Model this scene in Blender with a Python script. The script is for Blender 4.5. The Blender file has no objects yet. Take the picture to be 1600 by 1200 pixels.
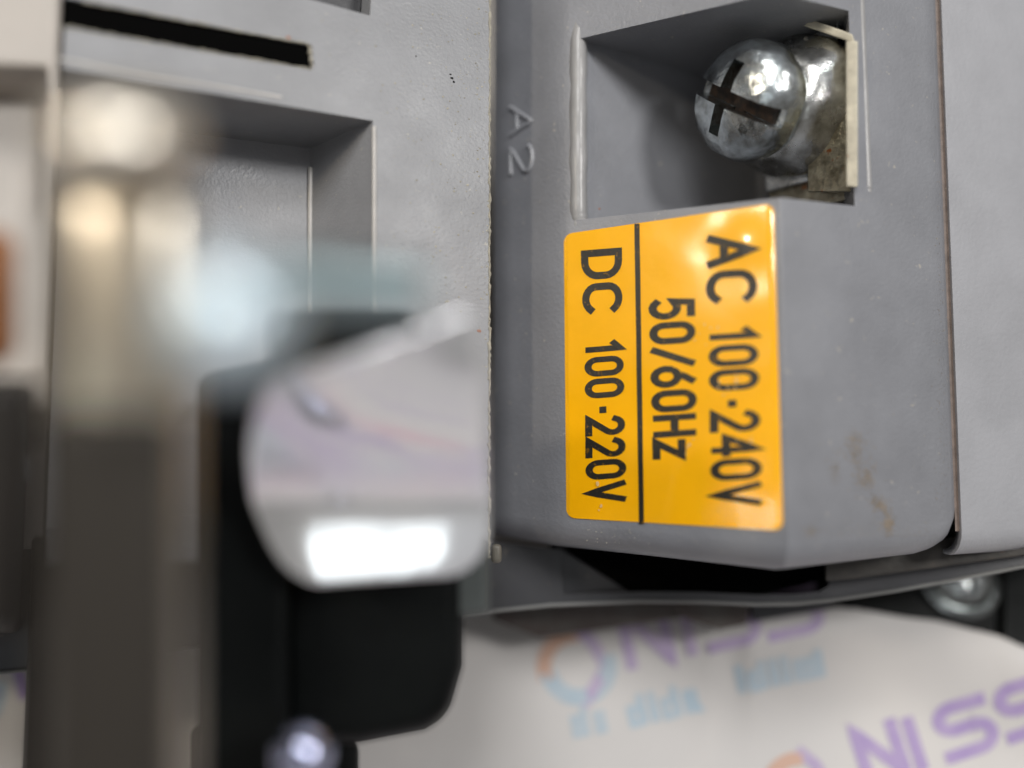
import bpy, bmesh, math, random
from mathutils import Vector, Matrix, noise
R_ = math.radians
rnd = random.Random(7)
S = bpy.context.scene
C = S.collection
# ------------------------------------------------------------------ camera, world, lamps (1 unit = 1 cm)
S.unit_settings.system = 'METRIC'; S.unit_settings.scale_length = 0.01
K = 7.9167e-4                    # width of a photo pixel per unit of distance
CAMH = 8.07
M = Matrix.Translation((0, 0, CAMH)) @ Matrix.Rotation(R_(30), 4, 'X')   # camera axes -> world, table is z = 0
cd = bpy.data.cameras.new('camera'); cam = bpy.data.objects.new('camera', cd); C.objects.link(cam)
cam.matrix_world = M
cd.sensor_width = 36; cd.lens = 36 / (1600 * K); cd.clip_start = 0.02; cd.clip_end = 500
cd.dof.use_dof = True; cd.dof.focus_distance = 6.10
cd.dof.aperture_fstop = cd.lens * 1e-3 / 0.44
S.camera = cam
S.view_settings.view_transform = 'Standard'; S.view_settings.look = 'None'
S.view_settings.exposure = 0.12; S.view_settings.gamma = 1

W = bpy.data.worlds.new('World'); S.world = W; W.use_nodes = True
nt = W.node_tree; nt.nodes.clear()
tc = nt.nodes.new('ShaderNodeTexCoord'); sp = nt.nodes.new('ShaderNodeSeparateXYZ')
rp = nt.nodes.new('ShaderNodeValToRGB'); bg = nt.nodes.new('ShaderNodeBackground'); wo = nt.nodes.new('ShaderNodeOutputWorld')
nt.links.new(tc.outputs['Generated'], sp.inputs[0])
mp = nt.nodes.new('ShaderNodeMapRange'); mp.inputs[1].default_value = -1; mp.inputs[2].default_value = 1
nt.links.new(sp.outputs['Z'], mp.inputs[0]); nt.links.new(mp.outputs[0], rp.inputs[0])
e = rp.color_ramp.elements
e[0].position = .45; e[0].color = (.10, .09, .08, 1)
e[1].position = .95; e[1].color = (.24, .24, .25, 1)
x = e.new(.62); x.color = (.22, .21, .20, 1)
nt.links.new(rp.outputs[0], bg.inputs[0]); bg.inputs[1].default_value = 0.75
nt.links.new(bg.outputs[0], wo.inputs[0])

def lamp(name, pos, target, size, power, col):
    l = bpy.data.lights.new(name, 'AREA'); l.shape = 'DISK'; l.size = size; l.energy = power; l.color = col
    o = bpy.data.objects.new(name, l); C.objects.link(o)
    p = Vector(pos); t = Vector(target)
    q = (t - p).to_track_quat('-Z', 'Y').to_matrix().to_4x4()
    o.matrix_world = M @ (Matrix.Translation(p) @ q)
    return o
T0 = (0, 0, -6)
lamp('ceiling_panel', (-3, 22, 21), T0, 12, 5600, (1, .99, .97))
lamp('ceiling_spot', (17, 11, 17), T0, 6.0, 4300, (1, .985, .96))
lamp('ceiling_spot', (-12.7, 7.6, 9.9), T0, 1.7, 850, (1, .88, .70))
lamp('tab_lamp', (-.75, -4.7, 14), T0, 4.8, 88, (.93, 1, 1))  # unseen lamp, placed so the foot of the bent tab mirrors it
for p_, c_ in (((6, 18, 14), (.9, 1, .97)), ((-5, 21, 15), (1, .97, .93)), ((11, 3, 20), (1, .92, .93)), ((3, 8, 24), (.95, 1, 1)), ((-14, -2, 12), (.92, 1, .96))):
    lamp('glint_lamp', p_, T0, .9, 70, c_)  # unseen small lamps added for glints on the screws

# ------------------------------------------------------------------ photo-frame helpers
TAU = 0.07                       # the device leans: its foot is nearer the camera than its head
def depth(py, d): return d / (1 - TAU * K * (600 - py))
def V(px, py, d):                # column px (as seen at mid height), height py, depth at mid height
    dd = depth(py, d); return Vector(((px - 800) * K * d, (600 - py) * K * dd, -dd))
def R(px, py, d):                # seen exactly at px, py
    dd = depth(py, d); return Vector(((px - 800) * K * dd, (600 - py) * K * dd, -dd))
def F(px, py, d): return Vector(((px - 800) * K * d, (600 - py) * K * d, -d))
def dl(px, a, b):                # depth along a straight wall between (px, d) a and b
    t = (px - a[0]) / (b[0] - a[0]); return 1 / (1 / a[1] * (1 - t) + 1 / b[1] * t)
def plane_of(pa, da, pb, db):
    p0, p1, p2 = V(pa, 0, da), V(pb, 0, db), V(pb, 800, db); n = (p1 - p0).cross(p2 - p0).normalized()
    return p0, (n if n.z > 0 else -n)
def on(pl, px, py, up=0.0):
    r = Vector(((px - 800) * K, (600 - py) * K, -1)); return r * (pl[0].dot(pl[1]) / r.dot(pl[1])) + pl[1] * up
PL = plane_of(78, 4.88, 764, 6.0); PC = plane_of(1240, 5.425, 1478, 6.0); PF = plane_of(884, 6.20, 1216, 5.42)
N_T = Vector((0, .5, math.sqrt(3) / 2))
def TB(px, py, z=0.0):           # where the ray through a pixel meets height z above the table
    r = Vector(((px - 800) * K, (600 - py) * K, -1)); return r * ((z - CAMH) / r.dot(N_T))

# ------------------------------------------------------------------ materials
def mat(name, col, rough=.4, metal=0, bump=0, bscale=30, var=0, vscale=3, vcol=None, spec=.5, coat=0, dust=None, emis=None, rvar=0, detail=4, trans=0, scratch=0):
    m = bpy.data.materials.new(name); m.use_nodes = True
    t = m.node_tree; p = t.nodes['Principled BSDF']
    p.inputs['Base Color'].default_value = (*col, 1); p.inputs['Roughness'].default_value = rough
    p.inputs['Metallic'].default_value = metal; p.inputs['Specular IOR Level'].default_value = spec
    p.inputs['Coat Weight'].default_value = coat; p.inputs['Coat Roughness'].default_value = .12
    co = t.nodes.new('ShaderNodeTexCoord')
    def nz(scale, det=4, r=.55):
        n = t.nodes.new('ShaderNodeTexNoise'); n.inputs['Scale'].default_value = scale; n.inputs['Detail'].default_value = det
        n.inputs['Roughness'].default_value = r; t.links.new(co.outputs['Object'], n.inputs['Vector']); return n
    src = None
    if var:
        n = nz(vscale, 5, .6); mr = t.nodes.new('ShaderNodeMapRange'); mr.inputs[1].default_value = .35; mr.inputs[2].default_value = .7
        t.links.new(n.outputs[0], mr.inputs[0])
        mx = t.nodes.new('ShaderNodeMix'); mx.data_type = 'RGBA'
        mx.inputs[6].default_value = (*col, 1); mx.inputs[7].default_value = (*(vcol or [c * (1 - var) for c in col]), 1)
        t.links.new(mr.outputs[0], mx.inputs[0]); src = mx.outputs[2]
    if dust:
        n = nz(dust[1], 3, .7); mr = t.nodes.new('ShaderNodeMapRange'); mr.inputs[1].default_value = dust[2]; mr.inputs[2].default_value = dust[2] + .06
        t.links.new(n.outputs[0], mr.inputs[0])
        mx = t.nodes.new('ShaderNodeMix'); mx.data_type = 'RGBA'
        if src: t.links.new(src, mx.inputs[6])
        else: mx.inputs[6].default_value = (*col, 1)
        mx.inputs[7].default_value = (*dust[0], 1); t.links.new(mr.outputs[0], mx.inputs[0]); src = mx.outputs[2]
    if src: t.links.new(src, p.inputs['Base Color'])
    if rvar:
        n = nz(2.3, 5, .65); mr = t.nodes.new('ShaderNodeMapRange'); mr.inputs[1].default_value = .3; mr.inputs[2].default_value = .7
        mr.inputs[3].default_value = rough - rvar; mr.inputs[4].default_value = rough + rvar
        t.links.new(n.outputs[0], mr.inputs[0]); t.links.new(mr.outputs[0], p.inputs['Roughness'])
    if bump:
        n = nz(bscale, detail); b = t.nodes.new('ShaderNodeBump'); b.inputs['Strength'].default_value = bump; b.inputs['Distance'].default_value = .02
        t.links.new(n.outputs[0], b.inputs['Height']); t.links.new(b.outputs[0], p.inputs['Normal'])
        if scratch:
            w = t.nodes.new('ShaderNodeTexNoise'); mpn = t.nodes.new('ShaderNodeMapping'); mpn.inputs['Scale'].default_value = (2, 60, 60)
            mpn.inputs['Rotation'].default_value = (0, 0, .5)
            t.links.new(co.outputs['Object'], mpn.inputs[0]); t.links.new(mpn.outputs[0], w.inputs['Vector']); w.inputs['Scale'].default_value = 1
            b2 = t.nodes.new('ShaderNodeBump'); b2.inputs['Strength'].default_value = scratch; b2.inputs['Distance'].default_value = .02
            t.links.new(w.outputs[0], b2.inputs['Height']); t.links.new(b.outputs[0], b2.inputs['Normal']); t.links.new(b2.outputs[0], p.inputs['Normal'])
    return m
GREY = mat('grey_plastic', (.268, .272, .288), .42, bump=.22, bscale=40, var=.17, vscale=1.6, rvar=.07, dust=((.38, .365, .33), 14, .67), scratch=.03)
GREY2 = mat('grey_cover_plastic', (.238, .243, .264), .39, bump=.24, bscale=36, var=.18, vscale=1.6, rvar=.08, dust=((.36, .34, .31), 11, .67), scratch=.03)
GREY3 = mat('pale_grey_plastic', (.355, .358, .380), .38, bump=.2, bscale=30, var=.14, vscale=1.5, rvar=.06)
DARK = mat('dark_grey_plastic', (.045, .045, .050), .38, bump=.10, bscale=30, var=.2, vscale=2, rvar=.08, dust=((.10, .09, .075), 9, .66))
TAN = mat('dusty_ledge', (.050, .044, .037), .6, bump=.3, bscale=20, var=.4, vscale=8, vcol=(.03, .028, .026), dust=((.10, .05, .03), 22, .68))
BROWN = mat('brown_grey_plastic', (.075, .066, .058), .5, bump=.2, bscale=20, var=.3, vscale=4, vcol=(.05, .03, .026))
BLACK = mat('black_plastic', (.0035, .0045, .0045), .5, spec=.14, bump=.08, bscale=30, var=.3, vscale=3, rvar=.08)
POST = mat('dark_brown_plastic', (.016, .0125, .010), .5, spec=.3, bump=.08, bscale=10, var=.3, vscale=1.5)
ZINC = mat('zinc_plating', (.80, .87, .90), .22, 1, bump=.55, bscale=13, var=.45, vscale=6, vcol=(.30, .30, .28), rvar=.07)
ZINC2 = mat('zinc_washer_plating', (.80, .81, .80), .26, 1, bump=.2, bscale=18, var=.4, vscale=5, vcol=(.27, .26, .23), rvar=.08)
BRASS = mat('tarnished_terminal_plate', (.45, .41, .31), .38, 1, bump=.4, bscale=24, var=.6, vscale=9, vcol=(.14, .12, .08), dust=((.35, .13, .05), 6, .66))
NICKEL = mat('nickel_plated_bar', (.64, .57, .46), .31, 1, bump=.05, bscale=4, var=.35, vscale=1.2, vcol=(.36, .35, .33))
CHROME = mat('polished_tab', (.92, .93, .96), .12, .62, bump=.03, bscale=5)
BOLT = mat('bolt_highlight_tint', (.72, .86, .95), .30, .5, coat=.5)  # cool lamp highlight painted in as a white-blue base
COPPER = mat('brown_copper', (.26, .095, .025), .5)
BEIGE = mat('beige_plastic', (.46, .42, .38), .45, var=.1)
LABEL = mat('yellow_sticker', (1.0, .475, .002), .30, bump=.10, bscale=16, var=.06, vscale=3, coat=.9, spec=.2)
INK = mat('black_ink', (.018, .016, .012), .4, bump=.2, bscale=40, dust=((.16, .08, .004), 26, .60))
GRIME = mat('grime', (.27, .22, .17), .6, var=.4, vscale=12)
FLASH = mat('moulding_flash', (.38, .355, .29), .5, bump=.3, bscale=40, var=.4, vscale=9)
RUST = mat('rust', (.34, .12, .05), .7)
PAPER = mat('printed_paper', (.585, .56, .545), .55, bump=.05, bscale=6, var=.05, vscale=.7)
PURPLE = mat('purple_ink', (.34, .25, .48), .6, var=.25, vscale=5, vcol=(.42, .33, .52))
PURPLE2 = mat('faint_purple_ink', (.40, .31, .50), .6, var=.3, vscale=4, vcol=(.50, .42, .54))
BLUE = mat('light_blue_ink', (.38, .48, .56), .6, var=.35, vscale=4, vcol=(.46, .51, .55))
PINK = mat('pink_ink', (.70, .36, .44), .6)
ORANGE = mat('orange_ink', (.58, .37, .28), .6)
TABLE = mat('table_top', (.30, .28, .26), .6, bump=.1, bscale=3)

# ------------------------------------------------------------------ object helpers
def thing(name, label, cat, origin):
    o = bpy.data.objects.new(name, None); C.objects.link(o); o.empty_display_size = .3
    o.matrix_world = M @ Matrix.Translation(origin); o['label'] = label; o['category'] = cat; o['org'] = tuple(origin)
    return o
def rootorg(o):
    p = Vector((0, 0, 0))
    while o is not None:
        if 'org' in o: return Vector(o['org'])
        o = o.parent
    return p
def link(name, me, m, parent, bevel=0, seg=3, smooth=True, sub=0, ang=30, **props):
    o = bpy.data.objects.new(name, me); C.objects.link(o)
    me.materials.clear(); me.materials.append(m)
    if parent is not None: o.parent = parent
    if bevel:
        b = o.modifiers.new('edge_rounding', 'BEVEL'); b.width = bevel; b.segments = seg; b.limit_method = 'ANGLE'; b.angle_limit = R_(ang); b.harden_normals = False
        b.use_clamp_overlap = True
    if sub:
        s = o.modifiers.new('smooth', 'SUBSURF'); s.levels = sub; s.render_levels = sub
    me.polygons.foreach_set('use_smooth', [bool(smooth)] * len(me.polygons))
    if smooth and not sub:
        try: me.set_sharp_from_angle(angle=R_(50))
        except Exception: pass
    for k, v in props.items(): o[k] = v
    return o
def obj(name, bm, m, parent=None, cut=None, **kw):
    org = rootorg(parent) if parent is not None else Vector((0, 0, 0))
    bmesh.ops.recalc_face_normals(bm, faces=bm.faces)
    if kw.pop('flip', False): bmesh.ops.reverse_faces(bm, faces=bm.faces)
    for v in bm.verts: v.co -= org
    me = bpy.data.meshes.new(name); bm.to_mesh(me); bm.free()
    if cut:
        a = bpy.data.objects.new('tmp', me); C.objects.link(a); tmp = []
        for cbm in cut:
            bmesh.ops.recalc_face_normals(cbm, faces=cbm.faces)
            for v in cbm.verts: v.co -= org
            cm = bpy.data.meshes.new('tmpc'); cbm.to_mesh(cm); cbm.free()
            co = bpy.data.objects.new('tmpc', cm); C.objects.link(co); tmp.append(co)
            md = a.modifiers.new('b', 'BOOLEAN'); md.operation = 'DIFFERENCE'; md.object = co; md.solver = 'EXACT'
        bpy.context.view_layer.update()
        dg = bpy.context.evaluated_depsgraph_get()
        me2 = bpy.data.meshes.new_from_object(a.evaluated_get(dg)); me2.name = name
        for o in tmp + [a]: bpy.data.objects.remove(o)
        me = me2
    o = link(name, me, m, parent, **kw)
    if parent is None: o.matrix_world = M
    return o
def hull(pts):
    bm = bmesh.new()
    vs = [bm.verts.new(p) for p in pts]
    r = bmesh.ops.convex_hull(bm, input=vs)
    bad = [v for v in bm.verts if not v.link_faces]
    bmesh.ops.delete(bm, geom=bad, context='VERTS')
    bmesh.ops.dissolve_limit(bm, angle_limit=R_(1), verts=bm.verts, edges=bm.edges)
    return bm
def prism(front, back):
    """front and back rings of the same length -> closed solid"""
    bm = bmesh.new(); a = [bm.verts.new(p) for p in front]; b = [bm.verts.new(p) for p in back]; n = len(a)
    bm.faces.new(a); bm.faces.new(b[::-1])
    for i in range(n): bm.faces.new((a[i], a[(i + 1) % n], b[(i + 1) % n], b[i]))
    return bm
def frame_of(axis):
    axis = axis.normalized(); t = Vector((0, 1, 0)) if abs(axis.y) < .9 else Vector((1, 0, 0))
    u = axis.cross(t).normalized(); return u, axis.cross(u).normalized(), axis
def lathe(org, axis, prof, n=48, closed=True):
    u, v, a = frame_of(axis); bm = bmesh.new(); rings = []
    for r, t in prof:
        c = org + a * t
        if r < 1e-6: rings.append([bm.verts.new(c)])
        else: rings.append([bm.verts.new(c + (u * math.cos(2 * math.pi * i / n) + v * math.sin(2 * math.pi * i / n)) * r) for i in range(n)])
    for A, B in zip(rings, rings[1:]):
        for i in range(n):
            j = (i + 1) % n
            if len(A) == 1 and len(B) > 1: bm.faces.new((A[0], B[i], B[j]))
            elif len(B) == 1 and len(A) > 1: bm.faces.new((A[i], A[j], B[0]))
            elif len(A) > 1: bm.faces.new((A[i], A[j], B[j], B[i]))
    if len(rings[0]) > 1: bm.faces.new(rings[0][::-1])
    if len(rings[-1]) > 1: bm.faces.new(rings[-1])
    return bm
def lumpy(bm, amp, sc=5, seed=0):
    bm.normal_update()
    for v in bm.verts: v.co += v.normal * amp * noise.noise(v.co * sc + Vector((seed, 0, 0)))
    return bm
def boxat(c, u, v, w, a, b, h):
    """box centred on c with half sizes a, b, h along u, v, w"""
    bm = bmesh.new(); vs = []
    for i in (-1, 1):
        for j in (-1, 1):
            for k in (-1, 1): vs.append(c + u * a * i + v * b * j + w * h * k)
    bm.free(); return hull(vs)
def tube(pts, rad, n=8):
    bm = bmesh.new(); rings = []
    for i, p in enumerate(pts):
        t = (pts[min(i + 1, len(pts) - 1)] - pts[max(i - 1, 0)]); u, v, _ = frame_of(t)
        r = rad[i] if isinstance(rad, (list, tuple)) else rad
        if i: # keep frames aligned
            u0 = pu - t.normalized() * pu.dot(t.normalized()); u = u0.normalized(); v = t.normalized().cross(u)
        pu = u
        rings.append([bm.verts.new(p + (u * math.cos(2 * math.pi * k / n) + v * math.sin(2 * math.pi * k / n)) * r) for k in range(n)])
    for A, B in zip(rings, rings[1:]):
        for k in range(n): bm.faces.new((A[k], A[(k + 1) % n], B[(k + 1) % n], B[k]))
    bm.faces.new(rings[0][::-1]); bm.faces.new(rings[-1])
    return bm
# ---- a stroke alphabet: polylines in a box 0.62 wide and 1 high
def arc(cx, cy, rx, ry, a0, a1, n=10): return [(cx + rx * math.cos(R_(a0 + (a1 - a0) * i / n)), cy + ry * math.sin(R_(a0 + (a1 - a0) * i / n))) for i in range(n + 1)]
def loop(w=.62): return [(w / 2, 1)] + arc(w * .5, .72, w * .5, .28, 90, 0, 6)[1:] + arc(w * .5, .28, w * .5, .28, 0, -180, 12) + arc(w * .5, .72, w * .5, .28, 180, 90, 6)
GL = {
 'A': [[(0, 0), (.31, 1), (.62, 0)], [(.11, .33), (.51, .33)]],
 'C': [arc(.33, .68, .33, .32, 30, 180, 9) + arc(.33, .32, .33, .32, 180, 330, 9)],
 'D': [[(0, 0), (0, 1), (.24, 1)] + arc(.24, .62, .36, .38, 90, 0, 6)[1:] + arc(.24, .38, .36, .38, 0, -90, 6) + [(0, 0)]],
 'V': [[(0, 1), (.31, 0), (.62, 1)]],
 'H': [[(0, 0), (0, 1)], [(.56, 0), (.56, 1)], [(0, .5), (.56, .5)]],
 'z': [[(0, .68), (.48, .68), (0, 0), (.5, 0)]],
 '/': [[(0, 0), (.5, 1)]],
 '0': [loop(.54)],
 '1': [[(.08, .80), (.30, 1), (.30, 0)]],
 '2': [arc(.27, .73, .27, .27, 165, -35, 10) + [(0, 0), (.56, 0)]],
 '4': [[(.42, 0), (.42, 1), (0, .28), (.58, .28)]],
 '5': [[(.50, 1), (.08, 1), (.03, .55)] + arc(.25, .32, .28, .32, 125, -140, 12)],
 '6': [[(.44, 1)] + arc(.27, .31, .27, .31, 160, -200, 16)],
 '-': [[(.22, .44), (.32, .44)]],
 'N': [[(0, 0), (0, 1), (.58, 0), (.58, 1)]],
 'I': [[(0, 0), (0, 1)]],
 'S': [[(.60, .98), (.2, 1)] + arc(.2, .76, .2, .24, 100, 270, 8) + [(.42, .52)] + arc(.42, .26, .2, .26, 90, -90, 8) + [(0, 0)]],
}
def ribbons(strokes, wd, place):
    """flat mitred ribbons; place(x, y, lift) -> point"""
    bm = bmesh.new()
    for si, st in enumerate(strokes):
        pts = [Vector((p[0], p[1])) for p in st]; L = []
        closed = (pts[0] - pts[-1]).length < 1e-4
        if closed: pts = pts[:-1]
        n = len(pts)
        for i, p in enumerate(pts):
            a = pts[i - 1] if (i or closed) else None; b = pts[(i + 1) % n] if (i < n - 1 or closed) else None
            d1 = (p - a).normalized() if a is not None else None; d2 = (b - p).normalized() if b is not None else None
            if d1 is None: d1 = d2
            if d2 is None: d2 = d1
            n1 = Vector((-d1.y, d1.x)); n2 = Vector((-d2.y, d2.x)); m_ = (n1 + n2)
            m_ = m_.normalized() if m_.length > 1e-4 else n1
            k = wd / 2 / max(.45, m_.dot(n1))
            ext = Vector((0, 0))
            if not closed and i == 0: ext = -d1 * wd * .35
            if not closed and i == n - 1: ext = d2 * wd * .35
            L.append((p + ext + m_ * k, p + ext - m_ * k))
        vs = [(bm.verts.new(place(a.x, a.y, si)), bm.verts.new(place(b.x, b.y, si))) for a, b in L]
        for i in range(len(vs) - (0 if closed else 1)):
            j = (i + 1) % len(vs)
            try: bm.faces.new((vs[i][0], vs[i][1], vs[j][1], vs[j][0]))
            except ValueError: pass
    return bm

# ================================================================== SETTING: table and the printed sheet
def tp(x, y, z): return M.inverted() @ Vector((x, y, z))     # world -> camera axes
bm = bmesh.new(); bm.faces.new([bm.verts.new(tp(*p)) for p in ((-70, -60, -.03), (70, -60, -.03), (70, 80, -.03), (-70, 80, -.03))])
o = obj('table', bm, TABLE, smooth=False, kind='structure')

def lerp(tab, x):
    if x <= tab[0][0]: return tab[0][1]
    for (a, b), (c, d) in zip(tab, tab[1:]):
        if x <= c: return b + (d - b) * (x - a) / (c - a)
    return tab[-1][1]
EDGE = [(1105, 700), (1135, 900), (1150, 960), (1172, 974), (1200, 967), (1255, 955), (1310, 950), (1345, 953), (1400, 963), (1440, 968), (1462, 970), (1500, 980), (1560, 994), (1580, 1003), (1640, 1028), (1750, 1075), (2200, 1200)]
def lift(px, t):
    a = max(0, min(1, (px - 900) / 300)); a = a * a * (3 - 2 * a); return .012 + .38 * a * math.exp(-(t / 110) ** 2) 
def crinkle(px, py): return .03 * noise.noise(Vector((px / 160, py / 110, 3)))
def sheet_point(px, py, up=0.0):
    e0 = lerp(EDGE, px); t = max(0, py - max(e0, 962))
    z = lift(px, t) + max(0, crinkle(px, py)) + up
    return TB(px, py, z)
bm = bmesh.new(); grid = []
cols = [-900, -500, -300, -200] + list(range(-150, 1100, 50)) + list(range(1100, 1660, 10)) + [1700, 1800, 2000, 2400]
for px in cols:
    e0 = lerp(EDGE, px); jag = 1.2 * noise.noise(Vector((px / 14, 1, 1))) if px > 1160 else 0
    rows = []
    for t in (0, 2, 6, 12, 20, 30, 42, 56, 72, 90, 110, 135, 160, 190, 230, 280, 340, 420, 520, 700, 1000, 1600):
        rows.append(bm.verts.new(sheet_point(px, e0 + jag + t)))
    for yy in (-14, -20, -30): rows.append(bm.verts.new(tp((px - 800) * K * 9 * 1.5, yy, .012)))
    grid.append(rows)
for A, B in zip(grid, grid[1:]):
    for i in range(len(A) - 1): bm.faces.new((A[i], A[i + 1], B[i + 1], B[i]))
sheet = thing('paper_sheet', 'white printed paper with purple lettering spread on the table under the grey device', 'paper', TB(800, 1100, 0))
so = obj('sheet', bm, PAPER, sheet, sub=0, flip=False)
sol = so.modifiers.new('thick', 'SOLIDIFY'); sol.thickness = .012; sol.offset = -1
def print_on(name, strokes, wd, x0, y0, ux, uy, vx, vy, m, label=None):
    """strokes in a local frame -> pixels -> laid on the sheet"""
    def place(x, y, si): return sheet_point(x0 + x * ux + y * vx, y0 + x * uy + y * vy, .020 + .0012 * (si % 5))
    fine = []
    for st in strokes:
        f = [st[0]]
        for a, b in zip(st, st[1:]):
            n = max(1, int(math.dist(a, b) / .12))
            for i in range(1, n + 1): f.append((a[0] + (b[0] - a[0]) * i / n, a[1] + (b[1] - a[1]) * i / n))
        fine.append(f)
    o = obj(name, ribbons(fine, wd, place), m, sheet, smooth=False)
    if label: o['label'] = label
    return o
def word(txt, adv, xs=1.0):
    st = []; x = 0
    for ch in txt:
        if ch != ' ':
            g = GL[ch]
            for s_ in g: st.append([(x + a * xs, b) for a, b in s_])
        x += adv.get(ch, adv['*'])
    return st
def ms(px, py, ux, uy, h):       # one emblem + word + blue line under it, px,py = emblem centre
    c, s_ = ux, uy
    def ring(rad, a0, a1, m, w, lab): print_on('emblem_arc', [arc(0, 0, rad, rad, a0, a1, 18)], w, px, py, c, s_, s_, -c, m, lab)
    ring(52, 95, 200, ORANGE, 22, 'orange arc of the round emblem')
    ring(52, 205, 395, BLUE, 27, 'light blue arc of the round emblem')
    print_on('emblem_stroke', [[(6, 70), (40, 30), (48, -10), (18, -78)]], 19, px, py, c, s_, s_, -c, PURPLE2, 'purple stroke of the round emblem')
    x = 85
    for ch, w in (('N', 88), ('I', 36), ('S', 88), ('S', 88)):
        print_on('letter', [[(a * h * 1.12, b * h) for a, b in s2] for s2 in GL[ch]], h * .24, px + x * c - 30 * s_ , py + x * s_ + 30 * c, c, s_, s_, -c, PURPLE if h > 80 else PURPLE2)
        x += w * h / 78
# lower right print, letters as seen
def letter(ch, px, py, w, h, ang, m, sw=20):
    c, s_ = math.cos(R_(ang)), math.sin(R_(ang))
    print_on('letter', [[(a / .6 * w, b * h) for a, b in s2] for s2 in GL[ch]], sw, px, py, c, s_, -s_ * 1.0 if False else s_, -c, m)
letter('N', 1360, 1222, 60, 78, -18, PURPLE)
letter('I', 1441, 1198, 5, 74, -18, PURPLE)
letter('S', 1484, 1184, 74, 74, -18, PURPLE)
letter('S', 1580, 1153, 74, 74, -18, PURPLE)
letter('N', 988, 1040, 64, 86, -12, PURPLE2, 18)
letter('I', 1082, 1018, 5, 84, -12, PURPLE2, 17)
letter('S', 1112, 1012, 72, 74, -12, PURPLE2, 18)
letter('S', 1206, 995, 76, 66, -12, PURPLE2, 18)
def emblem(px, py, rad):
    print_on('emblem_arc', [arc(0, 0, rad, rad, 95, 195, 18)], rad * .45, px, py, 1, 0, 0, -1, ORANGE, 'orange arc of the round emblem')
    print_on('emblem_arc', [arc(0, 0, rad * .95, rad * .95, 200, 372, 18)], rad * .52, px + 4, py, 1, 0, 0, -1, BLUE, 'light blue arc of the round emblem')
    print_on('emblem_stroke', [[(0, rad * 1.2), (rad * .5, rad * .8), (rad * .95, 0), (rad * .3, -rad * 1.1)]], rad * .36, px, py, 1, 0, 0, -1, PURPLE2, 'purple stroke of the round emblem')
emblem(900, 1042, 50)
emblem(1250, 1235, 50)
# small blue line, too small to read: short strokes
def scribble(px, py, dx, dy, n, h, m, w):
    st = []
    for i in range(n):
        x = i * 18; k = rnd.choice((0, 1, 2))
        if k == 0: st.append([(x, 0), (x, h)])
        elif k == 1: st.append([(x, 0), (x, h * .7), (x + 10, h * .7), (x + 10, 0)])
        else: st.append([(x + 10, h * .6), (x, h * .6), (x, 0), (x + 11, 0)])
    l = math.hypot(dx, dy); c, s_ = dx / l, dy / l
    print_on('small_print', st, w, px, py, c, s_, s_, -c, m)
scribble(900, 1150, 100, -18, 3, 40, BLUE, 10); scribble(990, 1132, 100, -24, 7, 40, BLUE, 12)
scribble(1160, 1078, 100, -20, 8, 34, BLUE, 14)
# further repeats of the same print, off to the left and towards the viewer
for (px, py, a) in ((-50, 1085, -15), (420, 1420, -15), (60, 1330, -15), (950, 1370, -15)):
    letter('N', px + 90, py, 64, 78, a, PURPLE); letter('I', px + 175, py - 22, 5, 78, a, PURPLE); letter('S', px + 215, py - 32, 74, 76, a, PURPLE)
    emblem(px, py, 46)
for j, (yw, m_) in enumerate(((-2.45, PURPLE), (-3.05, BLUE), (-3.55, PURPLE), (-4.15, PURPLE), (-4.8, PINK), (-7.0, PURPLE), (-9.5, PURPLE), (-12.5, PURPLE))):  # unseen rows added so the bent tab reflects coloured streaks
    for i in range(-5, 5):
        st = word('NISS', {'N': .8, 'I': .26, 'S': .76, '*': .8})
        def place(x, y, si, i=i, yw=yw, j=j): return tp(i * 2.1 + (j % 3) * .7 + x * .5 + .1 * y, yw + y * .42 + x * .07, .045 + .0012 * (si % 5))
        obj('word', ribbons(st, .32, place), m_, sheet, smooth=False)
for j, yw in enumerate((-17.5, -21, -25)):  # larger unseen rows, also added for the tab's reflection
    for i in range(-4, 4):
        def place(x, y, si, i=i, yw=yw, j=j): return tp(i * 5.2 + (j % 2) * 2.4 + x * 1.0 + .1 * y, yw + y * 1.3 + x * .16, .045 + .0012 * (si % 5))
        obj('word', ribbons(word('NISS', {'N': .8, 'I': .26, 'S': .76, '*': .8}), .26, place), (PURPLE, PURPLE, PINK)[j], sheet, smooth=False)
# ================================================================== THE CONTACTOR
dev = thing('contactor', 'large grey plastic electrical contactor with a yellow voltage label and metal terminals', 'contactor', TB(800, 800, 0))
# ---- left housing with slot and recess
LA, LB = (78, 4.88), (764, 6.0)
def ld(px): return dl(px, LA, LB)
body = prism([V(78, -160, 4.88), V(764, -160, 6.0), V(764, 872, 6.0), V(78, 880, 4.88)],
             [V(78, -160, 7.6), V(740, -160, 7.6), V(740, 860, 7.6), V(78, 860, 7.6)])
def cutter(pts, out=.4, deep=1.0, slope=None):
    """pts: (px,py) on the left housing face; slope: floor pixel positions"""
    a = [on(PL, x, y) for x, y in pts]
    nrm = ((a[1] - a[0]).cross(a[2] - a[1])).normalized()
    if nrm.z < 0: nrm = -nrm
    if slope: fl = [R(x, y, d) for x, y, d in slope]
    else: fl = [p - nrm * deep for p in a]
    # extend outwards along the wall direction so the rim is clean
    up = [p + (p - f) * .25 for p, f in zip(a, fl)]
    return prism(up, fl)
slot = cutter([(40, -20), (481, 69), (487, 106), (92, 40)][::-1], slope=[(100, 20, 6.2), (440, 100, 6.9), (430, 75, 6.9), (60, -10, 6.2)])
slot = cutter([(40, -18), (482, 70), (487, 107), (40, 32)], deep=1.1)
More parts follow.
